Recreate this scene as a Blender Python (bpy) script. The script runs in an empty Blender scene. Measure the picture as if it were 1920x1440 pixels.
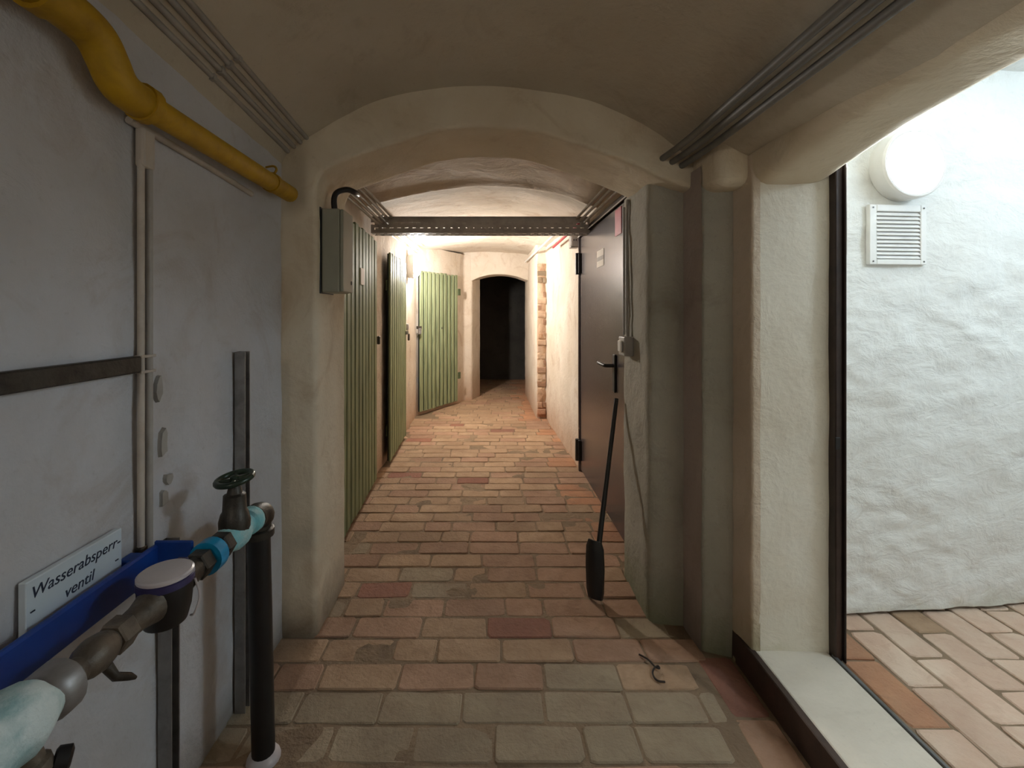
import bpy, bmesh, math, random
from mathutils import Vector, Matrix, noise, Euler
random.seed(7)
S = bpy.context.scene
COL = S.collection
R = math.radians

# ------------------------------------------------------------------ camera, world, exposure
cam_d = bpy.data.cameras.new('camera')
cam = bpy.data.objects.new('camera', cam_d); COL.objects.link(cam)
cam.location = (0, 0, 1.25); cam.rotation_euler = (R(90), 0, 0)
cam_d.sensor_width = 36; cam_d.lens = 36*850/1920
cam_d.shift_x = 45/1920; cam_d.shift_y = -130/1920
cam_d.clip_start = 0.02
S.camera = cam
w = bpy.data.worlds.new('world'); S.world = w; w.use_nodes = True
w.node_tree.nodes['Background'].inputs[0].default_value = (0.5, 0.55, 0.6, 1)
w.node_tree.nodes['Background'].inputs[1].default_value = 0.0
S.view_settings.view_transform = 'Standard'; S.view_settings.look = 'None'
S.view_settings.gamma = 1; S.view_settings.use_curve_mapping = False
S.view_settings.exposure = 0.0
S.cycles.max_bounces = 12; S.cycles.diffuse_bounces = 8; S.cycles.use_denoising = True
S.cycles.caustics_reflective = False; S.cycles.caustics_refractive = False
# lamp strengths (emission of the lamps' own diffusers)
E_ROOM, C_ROOM = 215.0, (0.95, 1.0, 0.99)       # round lamp seen through the doorway
E_ROOM2, C_ROOM2 = 70.0, (0.70, 0.86, 1.0)     # its twin on the ceiling of that room
E_HALL, C_HALL = 600.0, (1.0, 0.93, 0.84)       # oval lamp down the corridor
E_REAR_FILL, C_REAR_FILL = 100.0, (1.0, 0.91, 0.78)       # added unseen oval lamp behind the camera, fill for the arch face

# ------------------------------------------------------------------ materials
def srgb(r, g, b):
    f = lambda c: (c/255/12.92) if c/255 <= .04045 else ((c/255+.055)/1.055)**2.4
    return (f(r), f(g), f(b), 1)
def new_mat(name):
    m = bpy.data.materials.new(name); m.use_nodes = True
    return m, m.node_tree, m.node_tree.nodes['Principled BSDF']
def N(t, typ, **kw):
    n = t.nodes.new(typ)
    for k, v in kw.items(): setattr(n, k, v)
    return n
def noise_tex(t, co, scale, detail=4, rough=.55, dist=0.0):
    n = N(t, 'ShaderNodeTexNoise'); n.inputs['Scale'].default_value = scale; n.inputs['Detail'].default_value = detail
    n.inputs['Roughness'].default_value = rough; n.inputs['Distortion'].default_value = dist
    t.links.new(co, n.inputs['Vector']); return n
def ramp(t, src, a, b):
    n = N(t, 'ShaderNodeMapRange'); n.inputs['From Min'].default_value = a; n.inputs['From Max'].default_value = b
    t.links.new(src, n.inputs['Value']); return n.outputs['Result']
def mix(t, fac, c1, c2, mode='MIX'):
    n = N(t, 'ShaderNodeMix', data_type='RGBA', blend_type=mode)
    for s, i in ((fac, 0), (c1, 6), (c2, 7)):
        if hasattr(s, 'is_linked'): t.links.new(s, n.inputs[i])
        else: n.inputs[i].default_value = s
    return n.outputs[2]
def math_n(t, op, a, b):
    n = N(t, 'ShaderNodeMath', operation=op)
    for s, i in ((a, 0), (b, 1)):
        if hasattr(s, 'is_linked'): t.links.new(s, n.inputs[i])
        else: n.inputs[i].default_value = s
    return n.outputs[0]
def coords(t, stretch=(1, 1, 1)):
    c = N(t, 'ShaderNodeTexCoord'); m = N(t, 'ShaderNodeMapping'); m.inputs['Scale'].default_value = stretch
    t.links.new(c.outputs['Object'], m.inputs['Vector']); return m.outputs['Vector']
def plaster(name, c1, c2, stain, stain_amt=.5, foot=None, foot_h=.35, bump=.5, fine=45, stretch=(1, 1, 1), rough=.85):
    """lime-washed plaster: two tones, soft stains, darker foot, trowel relief"""
    m, t, b = new_mat(name)
    co = coords(t, stretch); cw = coords(t)
    n1 = noise_tex(t, cw, 1.7, 6, .6, .4); n2 = noise_tex(t, cw, 3.4, 8, .65, 1.2); n3 = noise_tex(t, co, fine, 5, .6)
    n4 = noise_tex(t, co, 9, 6, .6, .6)
    c = mix(t, ramp(t, n1.outputs['Fac'], .38, .66), c1, c2)
    c = mix(t, math_n(t, 'MULTIPLY', ramp(t, n2.outputs['Fac'], .54, .74), stain_amt), c, stain)
    c = mix(t, math_n(t, 'MULTIPLY', ramp(t, n3.outputs['Fac'], .62, .75), .18), c, (stain[0]*.6, stain[1]*.6, stain[2]*.6, 1))
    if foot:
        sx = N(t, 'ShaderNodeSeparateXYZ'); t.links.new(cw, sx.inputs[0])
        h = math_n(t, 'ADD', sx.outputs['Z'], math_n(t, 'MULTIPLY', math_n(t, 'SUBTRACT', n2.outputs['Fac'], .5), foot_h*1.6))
        c = mix(t, math_n(t, 'MULTIPLY', ramp(t, h, foot_h, 0.0), .75), c, foot)  # blends towards the darker foot colour near the floor
    t.links.new(c, b.inputs['Base Color']); b.inputs['Roughness'].default_value = rough
    b.inputs['Specular IOR Level'].default_value = .25
    hsum = math_n(t, 'ADD', math_n(t, 'MULTIPLY', n4.outputs['Fac'], 1.0), math_n(t, 'MULTIPLY', n3.outputs['Fac'], .35))
    bp = N(t, 'ShaderNodeBump'); bp.inputs['Strength'].default_value = bump; bp.inputs['Distance'].default_value = .02
    t.links.new(hsum, bp.inputs['Height']); t.links.new(bp.outputs[0], b.inputs['Normal'])
    return m
def brick_mat(name, c1, c2, dirt, val=.25):
    m, t, b = new_mat(name)
    co = coords(t); oi = N(t, 'ShaderNodeObjectInfo'); gi = N(t, 'ShaderNodeNewGeometry')
    v = N(t, 'ShaderNodeVectorMath', operation='ADD')
    cx = N(t, 'ShaderNodeCombineXYZ')
    r = math_n(t, 'FRACT', math_n(t, 'ADD', oi.outputs['Random'], gi.outputs['Random Per Island']), 0)
    for i in range(3): t.links.new(math_n(t, 'MULTIPLY', r, 17.0+9*i), cx.inputs[i])
    t.links.new(co, v.inputs[0]); t.links.new(cx.outputs[0], v.inputs[1])
    n1 = noise_tex(t, v.outputs[0], 7, 6, .6, .5); n2 = noise_tex(t, v.outputs[0], 60, 5, .65); n3 = noise_tex(t, v.outputs[0], 16, 6, .6, .8)
    c = mix(t, ramp(t, n1.outputs['Fac'], .35, .68), c1, c2)
    c = mix(t, math_n(t, 'MULTIPLY', ramp(t, n3.outputs['Fac'], .5, .75), .55), c, dirt)
    n5 = noise_tex(t, gi.outputs['Position'], 1.6, 7, .6, .6)
    c = mix(t, math_n(t, 'MULTIPLY', ramp(t, n5.outputs['Fac'], .40, .64), .55), c, dirt)
    hs = N(t, 'ShaderNodeHueSaturation'); t.links.new(c, hs.inputs['Color'])
    t.links.new(math_n(t, 'ADD', 1-val/2, math_n(t, 'MULTIPLY', r, val)), hs.inputs['Value'])
    t.links.new(hs.outputs[0], b.inputs['Base Color']); b.inputs['Roughness'].default_value = .82
    b.inputs['Specular IOR Level'].default_value = .3
    bp = N(t, 'ShaderNodeBump'); bp.inputs['Strength'].default_value = .6; bp.inputs['Distance'].default_value = .009
    t.links.new(math_n(t, 'ADD', n2.outputs['Fac'], n3.outputs['Fac']), bp.inputs['Height']); t.links.new(bp.outputs[0], b.inputs['Normal'])
    return m
def paint(name, c1, c2=None, rough=.5, metal=0.0, scale=12, bump=.1, stretch=(1, 1, 1), spec=.5, lo=.42, hi=.68):
    m, t, b = new_mat(name); co = coords(t, stretch)
    n = noise_tex(t, co, scale, 6, .6, .5); n2 = noise_tex(t, co, scale*5, 4, .6)
    t.links.new(mix(t, ramp(t, n.outputs['Fac'], lo, hi), c1, c2 or tuple(x*.75 for x in c1[:3])+(1,)), b.inputs['Base Color'])
    b.inputs['Roughness'].default_value = rough; b.inputs['Metallic'].default_value = metal; b.inputs['Specular IOR Level'].default_value = spec
    bp = N(t, 'ShaderNodeBump'); bp.inputs['Strength'].default_value = bump; bp.inputs['Distance'].default_value = .004
    t.links.new(n2.outputs['Fac'], bp.inputs['Height']); t.links.new(bp.outputs[0], b.inputs['Normal'])
    return m
def glow(name, col, s, transp=0.0):
    m, t, b = new_mat(name); t.nodes.remove(b)
    e = N(t, 'ShaderNodeEmission'); e.inputs[0].default_value = col+(1,); e.inputs[1].default_value = s
    out = t.nodes['Material Output']; src = e
    if transp:
        tr = N(t, 'ShaderNodeBsdfTransparent'); mx = N(t, 'ShaderNodeMixShader'); mx.inputs[0].default_value = transp
        t.links.new(e.outputs[0], mx.inputs[1]); t.links.new(tr.outputs[0], mx.inputs[2]); src = mx
    t.links.new(src.outputs[0], out.inputs[0]); return m

M = {}
M['wall'] = plaster('old_plaster', srgb(200, 201, 206), srgb(184, 182, 182), srgb(158, 142, 128), .5, srgb(118, 110, 98), .14, .45)
M['hall'] = plaster('hall_plaster', srgb(216, 206, 194), srgb(202, 190, 174), srgb(164, 134, 110), .6, srgb(172, 140, 114), .45, .5)
M['vault'] = plaster('vault_plaster', srgb(196, 188, 172), srgb(182, 172, 154), srgb(146, 130, 108), .45, None, 0, .35)
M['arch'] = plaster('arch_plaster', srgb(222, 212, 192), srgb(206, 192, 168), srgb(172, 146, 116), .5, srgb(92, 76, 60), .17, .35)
M['grey'] = plaster('grey_plaster', srgb(172, 168, 156), srgb(154, 150, 138), srgb(120, 110, 96), .5, srgb(110, 112, 84), .25, .5)
M['umber'] = plaster('umber_plaster', srgb(176, 164, 156), srgb(164, 150, 142), srgb(138, 124, 114), .5, srgb(90, 82, 74), .25, .5)
M['sandy'] = plaster('sandy_plaster', srgb(212, 198, 180), srgb(198, 182, 162), srgb(166, 146, 126), .5, srgb(132, 130, 96), .35, .5)
M['conduitdark'] = paint('dark_conduit', srgb(112, 110, 106), srgb(96, 94, 90), .5, 0, 9, .05)
M['jamb'] = plaster('jamb_plaster', srgb(226, 222, 210), srgb(214, 206, 190), srgb(180, 168, 146), .3, srgb(160, 160, 120), .12, .3)
M['room'] = plaster('room_plaster', srgb(224, 226, 224), srgb(216, 216, 212), srgb(194, 188, 178), .35, srgb(160, 152, 120), .16, .5, 26, (1, 1, 1.4), .7)
M['dark'] = plaster('unpainted_plaster', srgb(78, 76, 72), srgb(64, 62, 60), srgb(46, 44, 42), .6, None, 0, .6)  # dark grey unpainted plaster of the cellar at the end
M['mortar'] = plaster('floor_dirt', srgb(142, 122, 100), srgb(116, 98, 80), srgb(88, 74, 60), .7, None, 0, .9)
M['tan'] = brick_mat('tan_brick', srgb(176, 150, 124), srgb(160, 132, 106), srgb(134, 108, 86), .2)
M['pink'] = brick_mat('pink_brick', srgb(174, 142, 120), srgb(156, 124, 102), srgb(132, 104, 84), .2)
M['ash'] = brick_mat('grey_brick', srgb(160, 146, 124), srgb(148, 132, 112), srgb(126, 110, 92), .16)
M['red'] = brick_mat('red_brick', srgb(150, 104, 86), srgb(134, 90, 76), srgb(118, 88, 76), .2)
M['orange'] = brick_mat('orange_brick', srgb(182, 138, 106), srgb(168, 120, 92), srgb(144, 114, 94), .16)
M['pale'] = brick_mat('pale_brick', srgb(210, 188, 168), srgb(202, 172, 152), srgb(178, 148, 128), .12)
M['green'] = paint('green_planks', srgb(142, 152, 118), srgb(108, 118, 90), .65, 0, 5, .25, (6, 6, .5), .3)
M['groove'] = paint('joint_shadow_paint', srgb(24, 28, 20), srgb(18, 22, 16), .9)
M['greendark'] = paint('dark_green_paint', srgb(84, 98, 66), srgb(62, 74, 50), .6)  # darker green of the battens and door hinges
M['plum'] = paint('plum_steel', srgb(88, 80, 82), srgb(76, 68, 70), .27, .35, 3, .06)
M['frame'] = paint('brown_steel', srgb(62, 50, 46), srgb(48, 38, 36), .35, .3)
M['black'] = paint('black_plastic', srgb(26, 26, 26), srgb(18, 18, 20), .45)
M['iron'] = paint('dull_iron', srgb(70, 66, 60), srgb(50, 46, 42), .45, .5, 20, .3)
M['galv'] = paint('galvanised', srgb(150, 148, 148), srgb(124, 122, 122), .42, .55, 16, .1)
M['tray'] = paint('tray_steel', srgb(168, 164, 160), srgb(146, 142, 138), .5, 0)
M['conduit'] = paint('grey_conduit', srgb(166, 162, 156), srgb(146, 142, 136), .5, 0, 9, .05)
M['white'] = paint('white_enamel', srgb(226, 226, 224), srgb(214, 214, 212), .4, 0, 6, .03)
M['offw'] = paint('painted_pipe', srgb(190, 182, 172), srgb(166, 156, 144), .55, 0, 8, .2)
M['yellow'] = paint('yellow_paint', srgb(186, 146, 14), srgb(156, 120, 12), .55, 0, 14, .3, lo=.4, hi=.75)
M['blue'] = paint('blue_paint', srgb(22, 66, 150), srgb(16, 50, 122), .42, 0, 9, .1)
M['cyan'] = paint('cyan_plastic', srgb(24, 150, 200), srgb(18, 128, 178), .35)
M['teal'] = paint('teal_paste', srgb(126, 196, 206), srgb(176, 204, 204), .6, 0, 22, .6)
M['sealant'] = paint('white_paste', srgb(200, 214, 214), srgb(104, 156, 162), .6, 0, 13, .8)
M['brass'] = paint('tarnished_brass', srgb(108, 98, 86), srgb(76, 68, 60), .45, .3, 24, .35)
M['lid'] = paint('grey_lid', srgb(196, 190, 192), srgb(184, 178, 182), .35)
M['indigo'] = paint('indigo_ring', srgb(58, 54, 96), srgb(44, 42, 80), .4)
M['wheel'] = paint('green_wheel', srgb(44, 62, 48), srgb(32, 46, 38), .3, .2)
M['box'] = paint('grey_box', srgb(150, 150, 136), srgb(140, 140, 126), .5, 0, 4, .03)
M['sign'] = paint('sign_face', srgb(206, 218, 226), srgb(198, 210, 220), .4, 0, 6, .02)
M['ink'] = paint('ink', srgb(34, 44, 66), srgb(28, 38, 58), .6)
M['paper'] = paint('paper', srgb(226, 216, 204), srgb(214, 204, 190), .7)
M['band'] = paint('printed_band', srgb(176, 166, 158), srgb(166, 156, 150), .7)
M['redplate'] = paint('red_plate', srgb(190, 66, 78), srgb(170, 54, 66), .5)
M['concrete'] = plaster('sill_concrete', srgb(216, 208, 194), srgb(200, 192, 178), srgb(164, 156, 142), .35, None, 0, .25, 60)
M['zinc'] = paint('zinc_strip', srgb(110, 112, 112), srgb(90, 92, 92), .45, .5)
M['rubbed'] = plaster('bare_masonry', srgb(206, 182, 158), srgb(184, 150, 122), srgb(150, 104, 78), .7, srgb(160, 100, 70), .4, .9)
M['brown'] = paint('brown_edge', srgb(70, 54, 46), srgb(54, 42, 38), .55, .2)
M['wire'] = paint('rusty_wire', srgb(50, 40, 34), srgb(40, 32, 28), .6)
M['roomglow'] = glow('room_lamp_light', C_ROOM, E_ROOM)
M['roomdome'] = glow('room_lamp_cover', C_ROOM, 0.9, .8)
M['room2glow'] = glow('room_lamp_light_two', C_ROOM2, E_ROOM2)
M['hallglow'] = glow('hall_lamp_light', C_HALL, E_HALL)
M['rearfill'] = glow('rear_fill_light', C_REAR_FILL, E_REAR_FILL)

# ------------------------------------------------------------------ object helpers
def link(name, me, mat, parent=None):
    o = bpy.data.objects.new(name, me); COL.objects.link(o)
    if mat is not None and not me.materials: me.materials.append(M[mat])
    if parent is not None: o.parent = parent
    return o
def root_loc(p):
    v = Vector((0, 0, 0))
    while p is not None: v += p.location; p = p.parent
    return v
def tag(o, label, cat, group=None, kind=None):
    o['label'] = label; o['category'] = cat
    if group: o['group'] = group
    if kind: o['kind'] = kind
    return o
def thing(name, label, cat, loc, group=None, kind=None):
    o = bpy.data.objects.new(name, None); COL.objects.link(o); o.location = loc; o.empty_display_size = .05
    return tag(o, label, cat, group, kind)
def finish(name, bm, mat, parent=None, smooth=False, auto=None):
    """bm in world coordinates -> one linked object, origin at its root"""
    if parent is not None:
        bmesh.ops.translate(bm, verts=bm.verts, vec=-root_loc(parent))
    bmesh.ops.recalc_face_normals(bm, faces=bm.faces)
    me = bpy.data.meshes.new(name); bm.to_mesh(me); bm.free()
    if smooth: me.shade_smooth()
    if auto is not None:
        me.shade_smooth(); me.set_sharp_from_angle(angle=R(auto))
    return link(name, me, mat, parent)
def box(bm, x0, x1, y0, y1, z0, z1, bev=0.0, seg=1):
    r = bmesh.ops.create_cube(bm, size=1)
    vs = r['verts']
    for v in vs: v.co = Vector(((x0+x1)/2+v.co.x*(x1-x0), (y0+y1)/2+v.co.y*(y1-y0), (z0+z1)/2+v.co.z*(z1-z0)))
    if bev > 0:
        es = list({e for v in vs for e in v.link_edges})
        vs = bmesh.ops.bevel(bm, geom=es, offset=bev, segments=seg, affect='EDGES', profile=.5)['verts']
    return vs
def boxo(name, dims, mat, parent=None, bev=.002, seg=1):
    bm = bmesh.new(); box(bm, *dims, bev=bev, seg=seg); return finish(name, bm, mat, parent)
def frame_at(d):
    d = d.normalized(); a = Vector((0, 0, 1)) if abs(d.z) < .9 else Vector((1, 0, 0))
    u = d.cross(a).normalized(); return u, d.cross(u).normalized()
def tube(bm, pts, r, seg=10, cap=True):
    """round tube along pts; r is one radius or one per point"""
    pts = [Vector(p) for p in pts]; n = len(pts); rs = r if isinstance(r, (list, tuple)) else [r]*n
    rings = []; u = None
    for i, p in enumerate(pts):
        d = (pts[min(i+1, n-1)]-pts[max(i-1, 0)])
        if d.length < 1e-9: d = Vector((0, 0, 1))
        d.normalize()
        if u is None: u, v = frame_at(d)
        else:
            u = (u-d*u.dot(d)).normalized(); v = d.cross(u)
        rings.append([bm.verts.new(p+(u*math.cos(2*math.pi*k/seg)+v*math.sin(2*math.pi*k/seg))*rs[i]) for k in range(seg)])
    for a, b in zip(rings, rings[1:]):
        for k in range(seg): bm.faces.new((a[k], a[(k+1) % seg], b[(k+1) % seg], b[k]))
    if cap:
        bm.faces.new(rings[0][::-1]); bm.faces.new(rings[-1])
def tubeo(name, pts, r, mat, parent=None, seg=10):
    bm = bmesh.new(); tube(bm, pts, r, seg); return finish(name, bm, mat, parent, auto=50)
def lathe(bm, prof, o, axis, seg=20, squash=None):
    """prof: (distance along axis, radius) list round axis through o; squash = (su, sv) for ovals"""
    o = Vector(o); d = Vector(axis).normalized()
    if squash: u = Vector((0, 1, 0)); v = Vector((0, 0, 1)); su, sv = squash
    else: (u, v) = frame_at(d); su = sv = 1
    rings = [[bm.verts.new(o+d*h+u*(su*r*math.cos(2*math.pi*k/seg))+v*(sv*r*math.sin(2*math.pi*k/seg))) for k in range(seg)] for h, r in prof]
    for a, b in zip(rings, rings[1:]):
        for k in range(seg): bm.faces.new((a[k], a[(k+1) % seg], b[(k+1) % seg], b[k]))
    bm.faces.new(rings[0][::-1]); bm.faces.new(rings[-1])
def latheo(name, prof, o, axis, mat, parent=None, seg=20, squash=None, auto=35):
    bm = bmesh.new(); lathe(bm, prof, o, axis, seg, squash); return finish(name, bm, mat, parent, auto=auto)
def catmull(pts, per=8):
    pts = [Vector(p) for p in pts]; out = []
    for i in range(len(pts)-1):
        p0 = pts[max(i-1, 0)]; p1 = pts[i]; p2 = pts[i+1]; p3 = pts[min(i+2, len(pts)-1)]
        for k in range(per):
            t = k/per
            out.append(.5*((2*p1)+(p2-p0)*t+(2*p0-5*p1+4*p2-p3)*t*t+(3*p1-p0-3*p2+p3)*t**3))
    out.append(pts[-1]); return out
def round_poly(pts, rad, ds):
    """polyline with its corners rounded (rad: one per inner corner or one number), resampled at about ds"""
    pts = [Vector(p) for p in pts]; out = [pts[0]]
    for i in range(1, len(pts)-1):
        r = rad[i-1] if isinstance(rad, (list, tuple)) else rad
        a = (pts[i-1]-pts[i]); b = (pts[i+1]-pts[i]); r = min(r, a.length*.45, b.length*.45)
        A = pts[i]+a.normalized()*r; B = pts[i]+b.normalized()*r
        for k in range(6):
            t = k/5; out.append(A*(1-t)**2+pts[i]*2*t*(1-t)+B*t*t)
    out.append(pts[-1]); res = [out[0]]
    for a, b in zip(out, out[1:]):
        L = (b-a).length; n = max(1, int(math.ceil(L/ds)))
        for k in range(1, n+1): res.append(a.lerp(b, k/n))
    return res
def lumps(p, amp, f):
    q = p*f
    return amp*(noise.noise(q)+.5*noise.noise(q*2.3+Vector((5, 1, 9)))+.22*noise.noise(q*6.1))
def sheet(name, P, mat, amp=.005, f=3.0, parent=None, kind='structure', extra=None):
    """grid of world points -> smooth uneven plaster skin"""
    ni, nj = len(P), len(P[0]); vs = []
    for i in range(ni):
        for j in range(nj):
            du = P[min(i+1, ni-1)][j]-P[max(i-1, 0)][j]; dv = P[i][min(j+1, nj-1)]-P[i][max(j-1, 0)]
            n = du.cross(dv); n = n.normalized() if n.length > 1e-12 else Vector((0, 0, 1))
            p = P[i][j]; d = lumps(p, amp, f)
            if extra: d += extra(p)
            vs.append(p+n*d)
    fs = [(i*nj+j, i*nj+j+1, (i+1)*nj+j+1, (i+1)*nj+j) for i in range(ni-1) for j in range(nj-1)]
    me = bpy.data.meshes.new(name); me.from_pydata([tuple(v) for v in vs], [], fs); me.shade_smooth()
    o = link(name, me, mat, parent)
    if kind: o['kind'] = kind
    return o
def frange(a, b, d):
    n = max(1, int(math.ceil(abs(b-a)/d))); return [a+(b-a)*k/n for k in range(n+1)]
def plan_wall(name, plan, z0, z1, mat, rad=.02, ds=.04, dz=.05, **kw):
    pl = round_poly([(x, y, 0) for x, y in plan], rad, ds)
    return sheet(name, [[Vector((p.x, p.y, z)) for p in pl] for z in frange(z0, z1, dz)], mat, **kw)
def arch_sweep(name, curve, normals, section, place, mat, **kw):
    """curve of 2-D points with outward normals; section of (offset, depth); place(a, b, depth) -> world"""
    return sheet(name, [[place(c[0]+n[0]*o, c[1]+n[1]*o, d) for o, d in section] for c, n in zip(curve, normals)], mat, **kw)
def normals2(curve):
    out = []
    for i in range(len(curve)):
        d = curve[min(i+1, len(curve)-1)]-curve[max(i-1, 0)]; d.normalize(); out.append((-d.y, d.x))
    return out
def u_section(d0, d1, r, up, ds=.03):
    """rounded U: up the face at depth d0, across the soffit, up the face at d1"""
    pl = round_poly([(up, d0, 0), (0, d0, 0), (0, d1, 0), (up, d1, 0)], r, ds)
    return [(p.x, p.y) for p in pl]

# ------------------------------------------------------------------ THE SHELL: walls, vaults, arches
WX = -.80
plan_wall('wall_left', [(WX, -2.6), (WX, 1.70), (-.80, 1.95), (-.835, 2.12), (-.875, 3.4), (-.885, 4.7), (-.89, 5.45), (-.90, 5.60), (-.40, 6.50), (-.36, 6.62), (-.28, 6.66)],
          -.03, 2.12, 'wall', .03, .035, .04, amp=.005, f=3.2)
def flake(y, z, w, h, seed):
    rnd = random.Random(seed); bm = bmesh.new(); k = 11; f = []; g = []
    for i in range(k):
        a = 2*math.pi*i/k; r = rnd.uniform(.65, 1.1)
        f.append(bm.verts.new((-.7915, y+w*r*math.cos(a), z+h*r*math.sin(a)))); g.append(bm.verts.new((-.81, y+w*1.1*r*math.cos(a), z+h*1.1*r*math.sin(a))))
    bm.faces.new(f)
    for i in range(k): bm.faces.new((f[i], f[(i+1) % k], g[(i+1) % k], g[i]))
    finish('plaster_flake', bm, 'conduit', bpy.data.objects['wall_left'])
for a in ((1.110, .935, .012, .040, 1), (1.128, .842, .012, .016, 2), (1.112, .800, .014, .022, 3), (1.095, 1.075, .012, .036, 4)): flake(*a)
# corridor part of the same wall gets its own warmer wash in a second skin beyond the arch
plan_wall('wall_left_corridor', [(-.70, 2.10), (-.828, 2.13), (-.87, 3.4), (-.88, 4.7), (-.885, 5.45), (-.895, 5.60), (-.395, 6.49), (-.355, 6.615), (-.235, 6.65), (-.123, 7.0), (-.13, 7.05), (-1.3, 7.06)],
          -.03, 2.12, 'hall', [.02, .02, .02, .02, .04, .03, .03, .03, .02, .02], .035, .04, amp=.006, f=3.5)
# foreground vault
VAULT = catmull([(x, z, 0) for x, z in ((-.83, 1.66), (-.81, 1.80), (-.765, 1.885), (-.68, 1.945), (-.55, 2.02), (-.415, 2.082), (-.25, 2.12), (-.094, 2.135), (.1, 2.13), (.33, 2.097), (.5, 2.035), (.651, 1.955), (.747, 1.885), (.83, 1.838), (.90, 1.80), (.96, 1.785))], 5)
def vz(p, y):
    s = min(1, max(0, (-.15-p.x)/.45)); return p.y+.075*(1.76-max(y, .4))*s
sheet('ceiling', [[Vector((p.x, y, vz(p, y))) for p in VAULT] for y in frange(-2.6, 1.82, .045)], 'vault', amp=.006, f=2.2)
# transverse arch with its left pier
AC = [Vector((-.665, z, 0)) for z in frange(-.03, 1.66, .04)]
AC += catmull([(-.665, 1.70, 0), (-.657, 1.775, 0), (-.60, 1.83, 0), (-.333, 1.924, 0), (-.20, 1.962, 0), (-.06, 1.978, 0), (.08, 1.974, 0), (.207, 1.955, 0), (.466, 1.868, 0), (.58, 1.825, 0), (.67, 1.782, 0), (.80, 1.735, 0), (.93, 1.71, 0)], 6)
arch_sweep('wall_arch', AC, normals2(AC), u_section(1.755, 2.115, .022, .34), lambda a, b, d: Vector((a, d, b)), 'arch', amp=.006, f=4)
# corridor vault beyond the arch
MV = catmull([(x, z, 0) for x, z in ((-.95, 1.74), (-.885, 1.90), (-.84, 1.985), (-.70, 2.02), (-.5, 2.065), (-.25, 2.105), (0, 2.12), (.25, 2.108), (.5, 2.06), (.66, 2.0), (.75, 1.965), (.82, 1.86), (.88, 1.74))], 5)
def mvz(p, y):
    e = .045*min(1, max(0, (y-3.0)/.5)); flat = min(1, max(0, (y-4.2)/2.2))
    return p.y + e + flat*.45*(2.13-p.y) - .02*math.exp(-((y-3.02)/.06)**2)
sheet('ceiling_corridor', [[Vector((p.x, y, mvz(p, y))) for p in MV] for y in frange(2.06, 6.75, .05)], 'hall', amp=.008, f=2.6)
# right side: grey painted pilaster and pier
plan_wall('wall_right_pilaster', [(.80, 2.24), (.655, 2.20), (.652, 1.84), (.80, 1.824)], -.03, 1.80, 'grey', [.03, .045], .02, .035, amp=.006, f=4.5)
plan_wall('wall_right_recess', [(.786, 1.86), (.789, 1.676)], -.03, 1.80, 'umber', .02, .02, .035, amp=.005, f=4.5)
plan_wall('wall_right_pier', [(.796, 1.86), (.794, 1.690), (.885, 1.658), (.92, 1.652)], -.03, 1.80, 'grey', [.02, .02], .02, .035, amp=.006, f=4.5)
plan_wall('wall_right_return', [(.92, 1.668), (.893, 1.662), (.902, 1.550), (.93, 1.5475)], -.03, 1.80, 'sandy', [.012, .010], .012, .035, amp=.005, f=6)
plan_wall('wall_right_jamb', [(.93, 1.60), (.917, 1.552), (1.18, 1.545), (1.19, 1.80)], .06, 1.80, 'jamb', [.012, .01], .02, .035, amp=.004, f=5)
bm = bmesh.new(); box(bm, .795, 1.02, 1.575, 1.80, 1.697, 1.95, .05, 4)
bmesh.ops.subdivide_edges(bm, edges=bm.edges[:], cuts=3, use_grid_fill=True)
for v in bm.verts: v.co += Vector((noise.noise(v.co*9), noise.noise(v.co*9+Vector((2, 2, 2))), noise.noise(v.co*9+Vector((5, 5, 5)))))*.008
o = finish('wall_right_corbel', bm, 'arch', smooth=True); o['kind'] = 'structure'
# wall over the side doorway: segmental arch along the corridor
DC = [Vector((.42, z, 0)) for z in frange(-.03, 1.58, .06)]
DC += catmull([(.42, 1.60, 0), (.44, 1.665, 0), (.52, 1.71, 0), (.70, 1.757, 0), (.95, 1.783, 0), (1.15, 1.768, 0), (1.30, 1.748, 0), (1.42, 1.722, 0), (1.50, 1.704, 0), (1.58, 1.692, 0), (1.72, 1.688, 0), (1.95, 1.688, 0)], 6)
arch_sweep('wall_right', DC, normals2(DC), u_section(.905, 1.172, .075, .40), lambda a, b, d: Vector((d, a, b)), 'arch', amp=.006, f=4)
plan_wall('wall_right_near', [(.905, -2.6), (.905, .2)], -.03, 2.1, 'wall', .02, .06, .06, amp=.005)
# corridor right wall beyond the pilaster
plan_wall('wall_right_corridor', [(.80, 2.1), (.80, 3.62), (.742, 3.69), (.70, 5.28), (.705, 5.45), (.585, 5.47), (.587, 6.8), (.587, 7.2), (.60, 7.25), (1.4, 7.26)],
          -.03, 2.12, 'hall', [.02, .02, .03, .02, .02, .03, .02, .02], .035, .04, amp=.006, f=3.5)
bm = bmesh.new(); box(bm, .742, .95, 2.15, 3.70, 1.885, 2.12, .02, 3); o = finish('wall_right_lintel', bm, 'hall', auto=50); o['kind'] = 'structure'
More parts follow.
